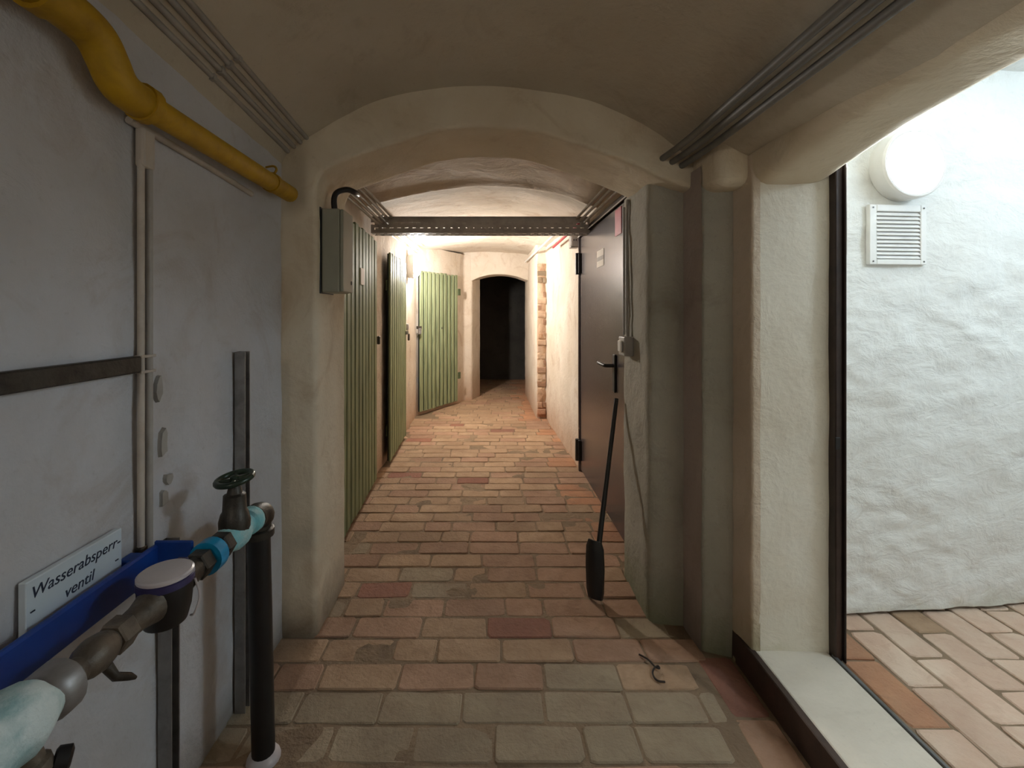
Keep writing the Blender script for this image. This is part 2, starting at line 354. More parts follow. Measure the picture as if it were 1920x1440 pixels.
# broken plaster strip with bare masonry on the short return at the end of the corridor
def rough(p): return .012*noise.noise(p*9)+.006*noise.noise(p*24)
o = sheet('trim_1', [[Vector((x, 5.448-.012*math.sin(math.pi*(x-.592)/.105), z)) for x in frange(.592, .697, .012)] for z in frange(0.02, 1.86, .02)], 'rubbed', amp=.004, f=8, extra=rough)
for i in range(21):
    z = .05+i*.083
    for x0, x1 in (((.592, .648), (.654, .698)) if i % 2 else ((.590, .697),)):
        if random.random() < .18: continue
        bm = bmesh.new(); vs = box(bm, x0+random.uniform(0, .006), x1-random.uniform(0, .006), 5.428+random.uniform(-.006, .008), 5.47, z+random.uniform(0, .006), z+.070+random.uniform(-.006, .004), .006)
        for v in bm.verts: v.co += Vector((noise.noise(v.co*31), noise.noise(v.co*29), noise.noise(v.co*37)))*.005
        finish('brick', bm, random.choice(('rubbed', 'rubbed', 'pale', 'pink')) if i < 19 else 'ash', o)
# far wall with the arched opening into the dark cellar
FC = catmull([(-.245, 1.742, 0), (-.12, 1.795, 0), (.05, 1.835, 0), (.22, 1.842, 0), (.40, 1.815, 0), (.52, 1.775, 0), (.60, 1.742, 0)], 6)
FS = round_poly([(.55, 6.645, 0), (0, 6.645, 0), (0, 6.99, 0), (.55, 6.99, 0)], .012, .03)
arch_sweep('wall_far', FC, normals2(FC), [(p.x, p.y) for p in FS], lambda a, b, d: Vector((a, d, b)), 'hall', amp=.005, f=4)
plan_wall('wall_far_corner', [(-.50, 6.64), (-.24, 6.648)], 1.70, 2.3, 'hall', .02, .03, .05, amp=.004)
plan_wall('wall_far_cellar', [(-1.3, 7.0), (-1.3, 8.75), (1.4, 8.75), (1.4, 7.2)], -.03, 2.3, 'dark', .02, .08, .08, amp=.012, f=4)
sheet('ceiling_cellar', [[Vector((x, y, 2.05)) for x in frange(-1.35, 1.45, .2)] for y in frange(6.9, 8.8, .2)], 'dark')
# behind the camera the corridor runs on to an end wall
plan_wall('wall_near', [(-.9, -2.55), (1.0, -2.55)], -.03, 2.3, 'wall', .02, .1, .1)
# side room
def trowel(p):
    q = Vector((p.x*5, p.y*5, p.z*8.5)); k = .5+.5*min(1, max(0, noise.noise(p*2.2+Vector((4, 4, 4)))*2+.6)); return .007*noise.noise(q)+k*(.0065*noise.noise(q*2.3)+.0036*noise.noise(q*4.6))
plan_wall('wall_back_room', [(1.05, 1.712), (3.3, 1.90)], .104, 2.3, 'room', .02, .014, .014, amp=.006, f=3, extra=trowel)
plan_wall('wall_side_room', [(2.65, 1.95), (2.65, -.9), (1.15, -.9)], .0, 2.3, 'room', .02, .08, .08, amp=.006)
plan_wall('wall_inner_room', [(1.172, -.9), (1.172, .25)], .0, 2.3, 'room', .02, .08, .08, amp=.004)
sheet('ceiling_room', [[Vector((x, y, 2.22)) for x in frange(1.0, 3.3, .12)] for y in frange(-1.0, 2.0, .12)], 'room', amp=.006)

# ------------------------------------------------------------------ FLOORS of separate bricks
def slab(name, x0, x1, y0, y1, z, mat):
    return sheet(name, [[Vector((x, y, z)) for x in frange(x0, x1, .05)] for y in frange(y0, y1, .05)], mat, amp=.0042, f=4.5)
floor = slab('floor', -.95, .93, -2.6, 8.8, -.0036, 'mortar')
floor_room = slab('floor_room', 1.12, 3.25, -.95, 2.0, .0865, 'mortar')
def brick_bm(bm, lx, ly, rnd, c=Vector((0, 0, 0)), h=.03):
    """worn brick, chipped corners, crowned top: 8-sided"""
    hx, hy = lx/2, ly/2; k = .0065
    ring = []
    for sx, sy in ((-1, -1), (1, -1), (1, 1), (-1, 1)):
        a = k*(.8+2.2*rnd.random()**2); b = k*(.8+2.2*rnd.random()**2); jx = rnd.uniform(-.004, .002); jy = rnd.uniform(-.003, .002)
        cx, cy = sx*(hx+jx), sy*(hy+jy)
        pts = [(cx-sx*a, cy), (cx, cy-sy*b)]
        if (sx*sy) > 0: pts = pts[::-1]
        ring += pts
    ring = sorted(ring, key=lambda p: math.atan2(p[1]/hy, p[0]/hx))
    top = []; mid = []; low = []
    for x, y in ring:
        z = rnd.uniform(-.0012, .0012)
        low.append(bm.verts.new(c+Vector((x, y, -h)))); mid.append(bm.verts.new(c+Vector((x, y, -.0035+z))))
        top.append(bm.verts.new(c+Vector((x-math.copysign(.004, x), y-math.copysign(.004, y), z))))
    for a, b in ((low, mid), (mid, top)):
        for i in range(8): bm.faces.new((a[i], a[(i+1) % 8], b[(i+1) % 8], b[i]))
    bm.faces.new(top)
BR = {}
def brick_mesh(lx, ly, mat, variant):
    key = (round(lx, 2), round(ly, 2), mat, variant)
    if key not in BR:
        rnd = random.Random(str(key)); bm = bmesh.new(); brick_bm(bm, key[0]-.0045, key[1]-.0045, rnd)
        bmesh.ops.recalc_face_normals(bm, faces=bm.faces)
        me = bpy.data.meshes.new('brick'); bm.to_mesh(me); bm.free(); me.materials.append(M[mat]); BR[key] = me
    return BR[key]
def put_brick(parent, x, y, z, lx, ly, mat):
    o = bpy.data.objects.new('brick', brick_mesh(lx, ly, mat, random.randrange(6))); COL.objects.link(o); o.parent = parent
    o.location = (x, y, z+random.uniform(-.003, .0025)); o.rotation_euler = (random.uniform(-.012, .012), random.uniform(-.008, .008), random.uniform(-.02, .02))
    return o
def pick(x, y):
    r = random.random()
    if y < 1.52: return 'ash' if r < .78 else ('pink' if r < .95 else 'tan')
    if y < 2.5:
        if r < .10: return 'ash'
        return 'pink' if r < .55 else ('tan' if r < .97 else 'red')
    if x > .58 and r < .6: return 'orange'
    if r < .04: return 'red'
    return 'tan' if r < .70 else 'pink'
LX, LY = .26, .1232
far = bmesh.new(); far_m = []
FAR = {k: bmesh.new() for k in ('tan', 'pink', 'orange')}
row = 0; y = .891
nb = 0
while y < 8.7:
    yc = y+LY/2; right = .745 if yc < 1.66 else (.80 if yc < 2.2 else .84)
    left = -.84 if yc < 5.4 else -.62
    x = left-random.uniform(0, .13)-(.13 if row % 2 else 0)
    while x < right-.02:
        L = LX*random.choice((1, 1, 1, 1, .92, 1.04, .62))
        if x+L > right: L = right-x
        if x+L > left+.02 and L > .05:
            xc = x+L/2
            if yc < 5.30:
                m = pick(xc, yc)
                if 2.05 < yc < 2.30 and -.8 < xc < -.42: m = 'red' if random.random() < .4 else 'tan'
                put_brick(floor, xc, yc, 0, L, LY, m); nb += 1
            else:
                m = random.choice(('tan', 'tan', 'pink')) if xc < .45 else 'orange'
                brick_bm(FAR[m], L-.0045, LY-.0045, random, Vector((xc, yc, random.uniform(-.002, .002))))
        x += L
    y += LY; row += 1
# bricks laid lengthwise along the door sill
y = 1.655
for k, m in enumerate(('red', 'pink', 'orange', 'orange', 'pink')):
    put_brick(floor, .822, y-.125, .001, .13, .25, m); y -= .252; nb += 1
for k, b in FAR.items():
    o = finish('brick', b, k, floor); o['kind'] = 'stuff'
# room: bricks lengthwise along the corridor direction
ci = 0; x = 1.185
while x < 2.75:
    y = .55-(.126 if ci % 2 else 0)-random.uniform(0, .04)
    while y < 1.80+(x-1.2)*.09:
        r = random.random(); m = 'pale' if r < .86 else ('tan' if r < .95 else 'pink')
        if ci == 0 and y > 1.2: m = 'orange'
        put_brick(floor_room, x+.0625, y+.125, .092, .125, .252, m)
        y += .252
    x += .1255; ci += 1
print('bricks', nb)

# ------------------------------------------------------------------ side doorway: sill and steel frame
sill = thing('door_sill', 'pale concrete door sill with a dark steel edge below the side doorway', 'door sill', (1.03, 1.0, 0), kind='structure')
boxo('slab', (.915, 1.158, .43, 1.60, .02, .10), 'concrete', sill, .006, 2)
boxo('steel_edge', (.893, .916, .43, 1.68, -.01, .102), 'brown', sill, .003)['label'] = 'dark brown steel edge facing the corridor'
boxo('edge_strip', (1.158, 1.170, .43, 1.53, .05, .104), 'zinc', sill, .002)['label'] = 'thin grey metal strip beside the room bricks'
fr = thing('door_frame', 'dark brown steel frame post standing on the sill of the side doorway', 'door frame', (1.19, 1.53, .1), kind='structure')
boxo('post', (1.162, 1.186, 1.515, 1.552, .09, 1.76), 'frame', fr, .003)
boxo('rebate', (1.186, 1.192, 1.505, 1.545, .09, 1.76), 'frame', fr, .002)
bm = bmesh.new(); box(bm, 1.160, 1.176, 1.5115, 1.5155, .80, .84, .001); finish('strike_plate', bm, 'black', fr)
boxo('bright_edge', (1.1925, 1.1940, 1.507, 1.515, 1.45, 1.74), 'white', fr, .0004)

# ------------------------------------------------------------------ green plank doors
def along(a, b):
    d = Vector((b[0]-a[0], b[1]-a[1], 0)); L = d.length; d.normalize(); n = Vector((d.y, -d.x, 0)); return d, n, L
def obox(bm, a, d, n, s0, s1, t0, t1, z0, z1, bev=.002):
    """box in a door's own frame: s along the leaf, t out of its face"""
    vs = box(bm, s0, s1, t0, t1, z0, z1, bev); a = Vector((a[0], a[1], 0))
    for v in set(vs):
        c = v.co; v.co = a+d*c.x+n*c.y+Vector((0, 0, c.z))
def plank_door(name, label, a, b, z0, z1, count, gap=.0085):
    d, n, L = along(a, b); rt = thing(name, label, 'door', (a[0], a[1], 0), kind='structure')
    pw = L/count
    for k in range(count):
        bm = bmesh.new(); obox(bm, a, d, n, k*pw+gap, (k+1)*pw-gap, -.0058, .012+random.uniform(0, .003), z0+random.uniform(0, .008), z1+random.uniform(-.012, .004), .006)
        finish('plank', bm, 'green', rt)
    bm = bmesh.new(); obox(bm, a, d, n, .004, L-.004, -.0135, -.006, z0+.012, z1-.02, .001); finish('backing_board', bm, 'groove', rt)
    for z in (z0+.25, z1-.28):
        bm = bmesh.new(); obox(bm, a, d, n, .03, L-.03, -.034, -.0125, z-.045, z+.045, .003); finish('batten', bm, 'greendark', rt)
    return rt, d, n, L
d1, d, n, L = plank_door('door_1', 'green plank cellar door with a paper tag, half hidden behind the arch pier', (-.785, 2.24), (-.838, 3.37), .025, 1.805, 12)
bm = bmesh.new(); obox(bm, (-.785, 2.24), d, n, .60, .70, .0152, .0170, 1.44, 1.545, .0005); finish('paper_tag', bm, 'paper', d1)['label'] = 'beige paper tag'
bm = bmesh.new(); obox(bm, (-.785, 2.24), d, n, 1.115, 1.15, .0152, .035, 1.03, 1.09, .004); finish('latch', bm, 'iron', d1)
d2, d, n, L = plank_door('door_2', 'green plank cellar door between the first plank door and the wall lamp', (-.818, 3.74), (-.842, 4.60), .03, 1.775, 9)
bm = bmesh.new(); obox(bm, (-.818, 3.74), d, n, .80, .95, .0152, .021, 1.05, 1.085, .001); finish('hasp', bm, 'iron', d2)
bm = bmesh.new(); obox(bm, (-.818, 3.74), d, n, .885, .925, .022, .042, .985, 1.055, .006); finish('padlock', bm, 'brass', d2)
A3, B3 = (-.852, 5.585), (-.426, 6.35)
d3, d, n, L = plank_door('door_3', 'brightly lit green plank door set across the corner next to the dark archway', A3, B3, .04, 1.80, 10, .0125)
for z in (1.566, .40):
    bm = bmesh.new(); obox(bm, A3, d, n, L-.02, L+.035, .0152, .030, z-.045, z+.045, .003); finish('hinge', bm, 'greendark', d3)
bm = bmesh.new(); obox(bm, A3, d, n, -.07, .03, .0152, .024, 1.075, 1.11, .002); finish('hasp', bm, 'iron', d3)
bm = bmesh.new(); obox(bm, A3, d, n, -.045, .0, .025, .045, 1.01, 1.085, .006); finish('padlock', bm, 'galv', d3)
for s in (.46, .47):
    bm = bmesh.new(); obox(bm, A3, d, n, s, s+.012, .0152, .0185, 1.06, 1.085, .001); finish('screw_head', bm, 'iron', d3)

# ------------------------------------------------------------------ dark steel door
sd = thing('door_4', 'dark plum steel fire door with a black lever handle in the corridor wall', 'door', (.75, 3.0, 0), kind='structure')
boxo('leaf', (.737, .785, 2.36, 3.612, .02, 1.862), 'plum', sd, .004, 2)
boxo('jamb', (.727, .80, 3.622, 3.662, -.005, 1.885), 'plum', sd, .004)
boxo('head', (.727, .80, 2.22, 3.662, 1.872, 1.905), 'frame', sd, .004)
boxo('head_highlight', (.722, .7265, 2.22, 3.66, 1.868, 1.876), 'white', sd, .001)  # white strip painted in as the highlight line along the head
for z in (1.655, .175):
    h = tubeo('hinge', [(.712, 3.612, z-.085), (.712, 3.612, z+.085)], .017, 'black', sd, 10)
    bm = bmesh.new(); box(bm, .715, .7365, 3.575, 3.61, z-.08, z+.08, .002); finish('hinge_plate', bm, 'black', h)
pl = boxo('lock_plate', (.725, .7365, 2.60, 2.645, .80, 1.02), 'black', sd, .004)
bm = bmesh.new(); tube(bm, [(.73, 2.62, .955), (.685, 2.62, .955), (.676, 2.635, .955), (.674, 2.76, .957)], .0105, 10); finish('lever', bm, 'black', sd, auto=60)
boxo('lever_end', (.667, .681, 2.755, 2.785, .949, .966), 'galv', sd, .003)['label'] = 'bright metal end of the lever'
st = boxo('sticker', (.7345, .7366, 2.88, 3.06, 1.565, 1.675), 'paper', sd, .0004); st['label'] = 'white paper sticker with a grey band'
boxo('printed_line', (.7337, .7345, 2.885, 3.055, 1.605, 1.632), 'band', st, 0)
boxo('red_plate', (.7335, .7366, 2.50, 2.62, 1.70, 1.85), 'redplate', sd, .0004)['label'] = 'small red plate near the top'

# ------------------------------------------------------------------ lamps
def bulkhead(name, label, c, axis, rad, depth, glowmat, domemat=None, squash=None):
    c = Vector(c); ax = Vector(axis).normalized(); rt = thing(name, label, 'lamp', c)
    latheo('base', [(-.03, rad*.9), (-.012, rad*1.04), (.044, rad*1.05), (.050, rad*1.0), (.050, rad*.93), (.037, rad*.92), (.037, rad*.6)], c, ax, 'white', rt, 32, squash)
    if domemat:
        prof = [(.0505, rad*.985)]+[(.052+depth*math.sin(a), rad*.985*math.cos(a)) for a in [R(x) for x in (12, 26, 40, 54, 68, 80, 88)]]
        latheo('cover', prof, c, ax, domemat, rt, 36, squash, auto=80)
        prof = [(.0385, rad*.86), (.044, rad*.85), (.050, rad*.7), (.053, rad*.4), (.054, rad*.02)]
        latheo('light_source', prof, c, ax, glowmat, rt, 24, squash, auto=80)
    else:
        prof = [(.0505, rad*.96)]+[(.052+depth*math.sin(a), rad*.96*math.cos(a)) for a in [R(x) for x in (15, 30, 45, 60, 75, 87)]]
        latheo('cover', prof, c, ax, glowmat, rt, 24, squash, auto=80)
    return rt
bulkhead('wall_lamp', 'round white bulkhead lamp glowing above the louvred vent in the side room', (1.597, 1.746, 1.818), (.083, -1, 0), .125, .085, 'roomglow', 'roomdome')
bulkhead('wall_lamp', 'round bulkhead lamp on the ceiling of the side room', (2.35, .85, 2.19), (0, 0, -1), .125, .13, 'room2glow')
bulkhead('wall_lamp', 'bright oval bulkhead lamp on the corridor wall beside the green doors', (-.848, 4.93, 1.775), (1, 0, 0), .115, .07, 'hallglow', None, (.62, 1.08))
bulkhead('wall_lamp', 'added oval bulkhead lamp behind the camera, unseen fill light for the arch', (-.79, -1.3, 1.72), (1, 0, 0), .11, .07, 'rearfill', None, (.62, 1.05))

# ------------------------------------------------------------------ vent grille
vx0, vx1, vz0, vz1 = 1.455, 1.692, 1.442, 1.672
vang = math.atan2(.188, 2.25)
vg = thing('vent_grille', 'white louvred vent grille on the rough wall below the round lamp', 'vent', (1.5735, 1.751, vz0))
vg.rotation_euler = (0, 0, vang)
def vpart(name, x0, x1, y0, y1, z0, z1, mat, bev=.001, tilt=0):
    bm = bmesh.new(); vs = box(bm, x0, x1, y0, y1, z0, z1, bev)
    if tilt: bmesh.ops.rotate(bm, verts=bm.verts, cent=Vector(((x0+x1)/2, (y0+y1)/2, (z0+z1)/2)), matrix=Matrix.Rotation(tilt, 3, 'X'))
    bmesh.ops.recalc_face_normals(bm, faces=bm.faces)
    me = bpy.data.meshes.new(name); bm.to_mesh(me); bm.free(); return link(name, me, mat, vg)
hw, hh = .1185, .230
vpart('backing', -hw+.004, hw-.004, .006, .012, .004, hh-.004, 'lid')
for nm, a in (('frame_side', (-hw, -hw+.03)), ('frame_side', (hw-.024, hw))): vpart(nm, a[0], a[1], -.012, .006, 0, hh, 'white', .002)
for a in ((0, .020), (hh-.026, hh)): vpart('frame_rail', -hw+.03, hw-.024, -.012, .006, a[0], a[1], 'white', .002)
for k in range(12):
    z = .030+k*.01500
    vpart('slat', -hw+.031, hw-.025, -.014, .004, z-.0020, z+.0020, 'white', .0006, R(52))
for sx in (-hw+.014, hw-.012):
    for z in (.012, hh-.012): vpart('screw', sx-.003, sx+.003, -.0145, -.012, z-.003, z+.003, 'zinc', .001)

# ------------------------------------------------------------------ cable tray across the corridor
tr = thing('cable_tray', 'perforated grey steel cable tray spanning the corridor below the vault', 'cable tray', (0, 3.3, 1.84))
def slotted(name, x0, x1, rows, place, pitch=.055, gap=.030):
    """plate with real slots: rails plus webs between slots"""
    bm = bmesh.new(); rails, bands = rows
    for a, b in rails: place(bm, x0, x1, a, b)
    for i, (a, b) in enumerate(bands):
        x = x0+(.0275 if i % 2 else 0)
        while x < x1:
            place(bm, x, min(x+pitch-gap, x1), a, b); x += pitch
    return finish(name, bm, 'tray', tr)
side_rows = ([(1.842, 1.862), (1.878, 1.900), (1.916, 1.955)], [(1.862, 1.878), (1.900, 1.916)])
slotted('side_plate', -.845, .735, side_rows, lambda bm, a, b, c, d: box(bm, a, b, 3.270, 3.272, c, d))
slotted('side_plate', -.845, .735, side_rows, lambda bm, a, b, c, d: box(bm, a, b, 3.398, 3.400, c, d))
slotted('bottom_plate', -.845, .735, ([(3.272, 3.295), (3.325, 3.345), (3.375, 3.398)], [(3.295, 3.325), (3.345, 3.375)]), lambda bm, a, b, c, d: box(bm, a, b, c, d, 1.840, 1.842))
boxo('rim', (-.845, .735, 3.262, 3.274, 1.951, 1.957), 'tray', tr, .001)
# ------------------------------------------------------------------ conduits
def conduit(name, label, group, pts, r, mat='conduit', clips=()):
    bm = bmesh.new(); tube(bm, pts, r, 8); o = finish(name, bm, mat, auto=60); tag(o, label, 'conduit', group)
    for p in clips:
        bm = bmesh.new(); box(bm, p[0]-r*1.08, p[0]+r*1.08, p[1]-.008, p[1]+.008, p[2]-r*1.25, p[2]+r*2.2, .001); finish('clip', bm, 'conduit', o)
    return o
for k in range(4):
    f = k/3; x = -.772+.072*f; z = 1.884+.052*f
    pts = [(x, y, z+.075*(1.70-max(y, .4))) for y in (-2.4, -1.0, .4, 1.0, 1.5, 1.75)]
    conduit('conduit', ('lowest', 'second lowest', 'second highest', 'highest')[k]+' of four grey conduits along the vault above the yellow pipe', 'grey conduits above the yellow pipe', pts, .0085, 'conduit', [(x, 1.27, z+.075*.43)])
for k in range(3):
    f = k/2; x = .700+.075*f; z = 1.862-.028*f
    pts = [(x, -2.4, z), (x, 0, z), (x, 1.0, z), (x, 1.55, z), (x-.010, 1.66, z-.004), (x-.028, 1.775, z-.008)]
    conduit('conduit', ('highest', 'middle', 'lowest')[k]+' of three grey conduits along the vault above the side doorway', 'grey conduits above the side doorway', pts, .012, 'conduitdark')
for k in range(5):
    f = k/4; x = -.785+.092*f; z = 1.905+.056*f
    conduit('conduit', ('lowest', 'second lowest', 'middle', 'second highest', 'highest')[k]+' of five conduits from arch to tray above the tagged door', 'grey conduits above the first plank door', [(x, 2.10, z), (x, 2.7, z+.003), (x, 3.34, z-.01)], .0085, 'conduit')
for k in range(3):
    f = k/2; x = .640+.055*f; z = 1.945-.030*f
    conduit('conduit', ('highest', 'middle', 'lowest')[k]+' of three conduits from arch to tray above the steel door', 'conduits above the steel door', [(x, 2.10, z), (x, 3.34, z)], .009, 'conduit')
for k in range(3):
    f = k/2; x = -.835+.06*f; z = 1.935+.045*f
    conduit('conduit', ('lowest', 'middle', 'highest')[k]+' of three pale conduits between the cable tray and the oval lamp', 'pale conduits by the oval lamp', [(x, 3.33, z), (x, 5.35, z+.015)], .009, 'white')
conduit('conduit', 'pale conduit along the corridor wall from the tray to the masonry return', None, [(.60, 3.405, 1.945), (.545, 6.60, 2.02)], .012, 'white')
conduit('conduit', 'red conduit below the pale one on the corridor wall near the socket box', None, [(.665, 3.33, 1.915), (.655, 4.55, 1.925)], .011, 'redplate')

# ------------------------------------------------------------------ yellow gas pipe
yp = thing('gas_pipe', 'yellow painted gas pipe with a swan-neck bend high on the wall', 'pipe', (-.74, 1.0, 1.70))
X = -.742
tubeo('pipe', catmull([(X, 1.70, 1.702), (X, 1.4, 1.703), (X, 1.1, 1.704), (X, .965, 1.705)], 4), .030, 'yellow', yp, 16)
tubeo('swan_neck', catmull([(X, .975, 1.705), (X, .93, 1.706), (X, .905, 1.718), (X, .885, 1.745), (X, .86, 1.773), (X, .82, 1.785), (X, .76, 1.787)], 5), .036, 'yellow', yp, 16)
tubeo('pipe', [(X, .77, 1.787), (X, .2, 1.79), (X, -1.2, 1.80), (X, -2.4, 1.80)], .032, 'yellow', yp, 16)
tubeo('socket_ring', [(X, .966, 1.705), (X, .990, 1.705)], .041, 'yellow', yp, 16)
tubeo('socket_ring', [(X, .735, 1.787), (X, .765, 1.787)], .040, 'yellow', yp, 16)
cl = tubeo('clamp', [(X, 1.545, 1.703), (X, 1.565, 1.703)], .034, 'yellow', yp, 16)
tubeo('clamp_hook', catmull([(X+.01, 1.555, 1.735), (X+.012, 1.565, 1.752), (X-.002, 1.572, 1.765), (X-.03, 1.575, 1.762)], 5), .004, 'yellow', cl, 6)
o = tubeo('thin_pipe', [(-.792, 1.00, 1.680), (-.794, 1.25, 1.672), (-.793, 1.52, 1.655)], .009, 'offw'); tag(o, 'thin painted pipe running along the wall just under the yellow pipe', 'pipe')

# ------------------------------------------------------------------ pipes on the left wall
tw = thing('twin_pipes', 'pair of thin painted pipes running down the wall behind the water meter', 'pipe', (-.788, 1.05, .70))
tubeo('pipe', [(-.787, 1.028, 1.60), (-.787, 1.028, .715)], .0075, 'offw', tw, 10)
tubeo('pipe', [(-.787, 1.052, 1.60), (-.787, 1.052, .655)], .0085, 'conduit', tw, 10)
boxo('sleeve', (-.798, -.776, 1.022, 1.060, 1.585, 1.675), 'offw', tw, .006, 2)
boxo('end_cap', (-.796, -.777, 1.018, 1.038, .705, .725), 'iron', tw, .003)
for z in (1.12, 1.155): boxo('saddle', (-.797, -.777, 1.018, 1.063, z-.003, z+.003), 'offw', tw, .001)
o = boxo('wall_channel', (-.80, -.779, -1.8, 1.022, 1.120, 1.157), 'iron', None, .003); tag(o, 'dark steel channel running level along the wall to the twin pipes', 'channel')
def strut(label, y, ztop, x=-.7775):
    s = thing('steel_post', label, 'post', (x, y, 0))
    t = .0035
    bm = bmesh.new(); box(bm, x-.0165, x+.0165, y-.0155, y-.0155+t, 0, ztop, .0005); finish('flange', bm, 'galv', s)
    bm = bmesh.new(); box(bm, x-.0165, x+.0165, y+.0155-t, y+.0155, 0, ztop, .0005); finish('flange', bm, 'galv', s)
    bm = bmesh.new(); box(bm, x-.0165, x-.0165+t, y-.0155+t+.0002, y+.0155-t-.0002, 0, ztop, .0005); finish('web', bm, 'iron', s)
    for k in range(9):
        z = .1+k*(ztop-.2)/8
        bm = bmesh.new(); box(bm, x-.0128, x-.0115, y-.006, y+.006, z-.02, z+.02, .0005); finish('slot', bm, 'black', s)
    return s
strut('tall steel channel post against the wall behind the green handwheel valve', 1.435, 1.133)
strut('short steel channel post under the water meter', 1.105, .70)

# ------------------------------------------------------------------ sign
sg = thing('sign', 'white sign reading Wasserabsperrventil on the wall above the blue rail', 'sign', (-.782, .866, .68))
sb = boxo('plate', (-.794, -.780, .765, .966, .672, .796), 'sign', sg, .0015)
bm = bmesh.new(); box(bm, -.80, -.794, .775, .955, .69, .78, .001); finish('spacer', bm, 'black', sg)
def lettering(txt, y0, wd, z):
    c = bpy.data.curves.new('lettering', 'FONT'); c.body = txt; c.size = 1; c.shear = .22; c.extrude = .02; c.resolution_u = 4; c.offset = .012
    o = bpy.data.objects.new('lettering', c); COL.objects.link(o); c.materials.append(M['ink'])
    bpy.context.view_layer.update(); c.size = wd/o.dimensions.x; c.extrude = .0003; c.offset = .0001
    bpy.context.view_layer.update(); me = bpy.data.meshes.new_from_object(o.evaluated_get(bpy.context.evaluated_depsgraph_get()))
    bpy.data.objects.remove(o); o = bpy.data.objects.new('lettering', me); COL.objects.link(o)
    o.parent = sg; o.location = Vector((-.7797, y0, z))-sg.location; o.rotation_euler = (R(90), 0, R(90)); return o
lettering('Wasserabsperr-', .772, .186, .763); lettering('ventil', .834, .063, .727)
for y, z in ((.776, .742), (.952, .735)): boxo('screw', (-.7800, -.7785, y-.004, y+.004, z-.0012, z+.0012), 'ink', sg, .0003)

# ------------------------------------------------------------------ water meter line
AX, AZ = -.640, .696
wm = thing('water_meter', 'water meter line with blue wall bracket, grey lidded meter and green handwheel valve', 'water meter', (AX, .95, .60))
def onax(name, prof, y, mat, seg=18, dz=0, auto=35): return latheo(name, prof, (AX, y, AZ+dz), (0, 1, 0), mat, wm, seg, None, auto)
br = thing('x', '', '', (0, 0, 0)); bpy.data.objects.remove(br)
rail = boxo('bracket_rail', (-.764, -.750, .10, 1.035, .656, .727), 'blue', wm, .004); rail['label'] = 'long blue bracket rail along the wall'
bm = bmesh.new(); box(bm, -.798, -.764, .40, .45, .66, .72, .003); finish('rail_foot', bm, 'blue', rail)
bm = bmesh.new(); box(bm, -.798, -.764, .975, 1.012, .66, .72, .003); finish('rail_foot', bm, 'blue', rail)
bm = bmesh.new(); box(bm, -.760, AX-.032, 1.030, 1.038, .655, .735, .003); finish('bracket_arm', bm, 'blue', rail)
for y, z in ((.815, .695), (.80, .69)):
    pass
bm = bmesh.new(); box(bm, -.7525, -.7505, .812, .832, .692, .700, .0008); finish('rail_slot', bm, 'black', rail)
# meter body
MY = .90
latheo('meter_body', [(-.062, .028), (-.056, .037), (-.030, .044), (.004, .047), (.020, .0475)], (AX, MY, AZ+.003), (0, 0, 1), 'black', wm, 28)
latheo('meter_ring', [(0, .0470), (0, .0495), (.012, .0495), (.014, .046)], (AX, MY, AZ+.0235), (0, 0, 1), 'indigo', wm, 28)
lid = latheo('meter_lid', [(0, .045), (0, .0485), (.005, .0485), (.0075, .045)], (AX, MY, AZ+.0385), (0, 0, 1), 'lid', wm, 32); lid['label'] = 'pale grey round lid'
boxo('lid_hinge', (AX-.012, AX+.012, MY+.043, MY+.055, AZ+.030, AZ+.045), 'indigo', wm, .003)
tubeo('seal_wire', catmull([(AX+.045, MY+.02, AZ+.02), (AX+.050, MY+.028, AZ-.02), (AX+.045, MY+.02, AZ-.05), (AX+.03, MY+.03, AZ-.062)], 5), .0022, 'lid', wm, 6)
onax('meter_outlet', [(0, .030), (.03, .026), (.05, .024)], MY+.045, 'iron')
onax('meter_inlet', [(0, .022), (.03, .024), (.06, .032)], MY-.100, 'brass')
def hexnut(name, y, l, r, mat): return onax(name, [(0, r*.9), (.003, r), (l-.003, r), (l, r*.9)], y, mat, 6, auto=20)
hexnut('union_nut', MY+.088, .034, .031, 'iron')
ring = onax('sealing_ring', [(0, .030), (0, .0375), (.030, .0375), (.034, .031)], 1.026, 'cyan', 24); ring['label'] = 'bright blue plastic ring'
onax('pipe_neck', [(0, .026), (.045, .026)], 1.056, 'iron')
hexnut('union_nut', 1.072, .03, .032, 'iron')
# valve with handwheel
VY = 1.145
tee = onax('valve_body', [(-.05, .024), (-.035, .030), (-.012, .038), (.012, .038), (.035, .030), (.06, .026)], VY, 'teal'); tee['label'] = 'valve body smeared with teal paint'
latheo('valve_bonnet', [(.012, .036), (.034, .037), (.054, .032), (.060, .028), (.100, .026), (.104, .018), (.122, .014), (.136, .008)], (AX, VY, AZ), (0, 0, 1), 'iron', wm, 16)
hwl = bmesh.new(); cpt = Vector((AX, VY, AZ+.140)); tilt = Matrix.Rotation(R(-7), 3, 'Y') @ Matrix.Rotation(R(6), 3, 'X')
pts = [cpt+tilt @ Vector((0.041*math.cos(2*math.pi*k/28), .041*math.sin(2*math.pi*k/28), 0)) for k in range(29)]
tube(hwl, pts, .0075, 10); 
hw_o = finish('handwheel', hwl, 'wheel', wm, auto=70); hw_o['label'] = 'dark green handwheel'
for k in range(4):
    a = k*math.pi/2+.4; tubeo('spoke', [cpt+tilt @ Vector((.006*math.cos(a), .006*math.sin(a), -.003)), cpt+tilt @ Vector((.038*math.cos(a), .041*math.sin(a), 0))], .0055, 'wheel', hw_o, 8)
latheo('hub', [(-.012, .010), (-.004, .012), (.006, .010), (.009, .005)], cpt, (0, 0, 1), 'wheel', hw_o, 12)
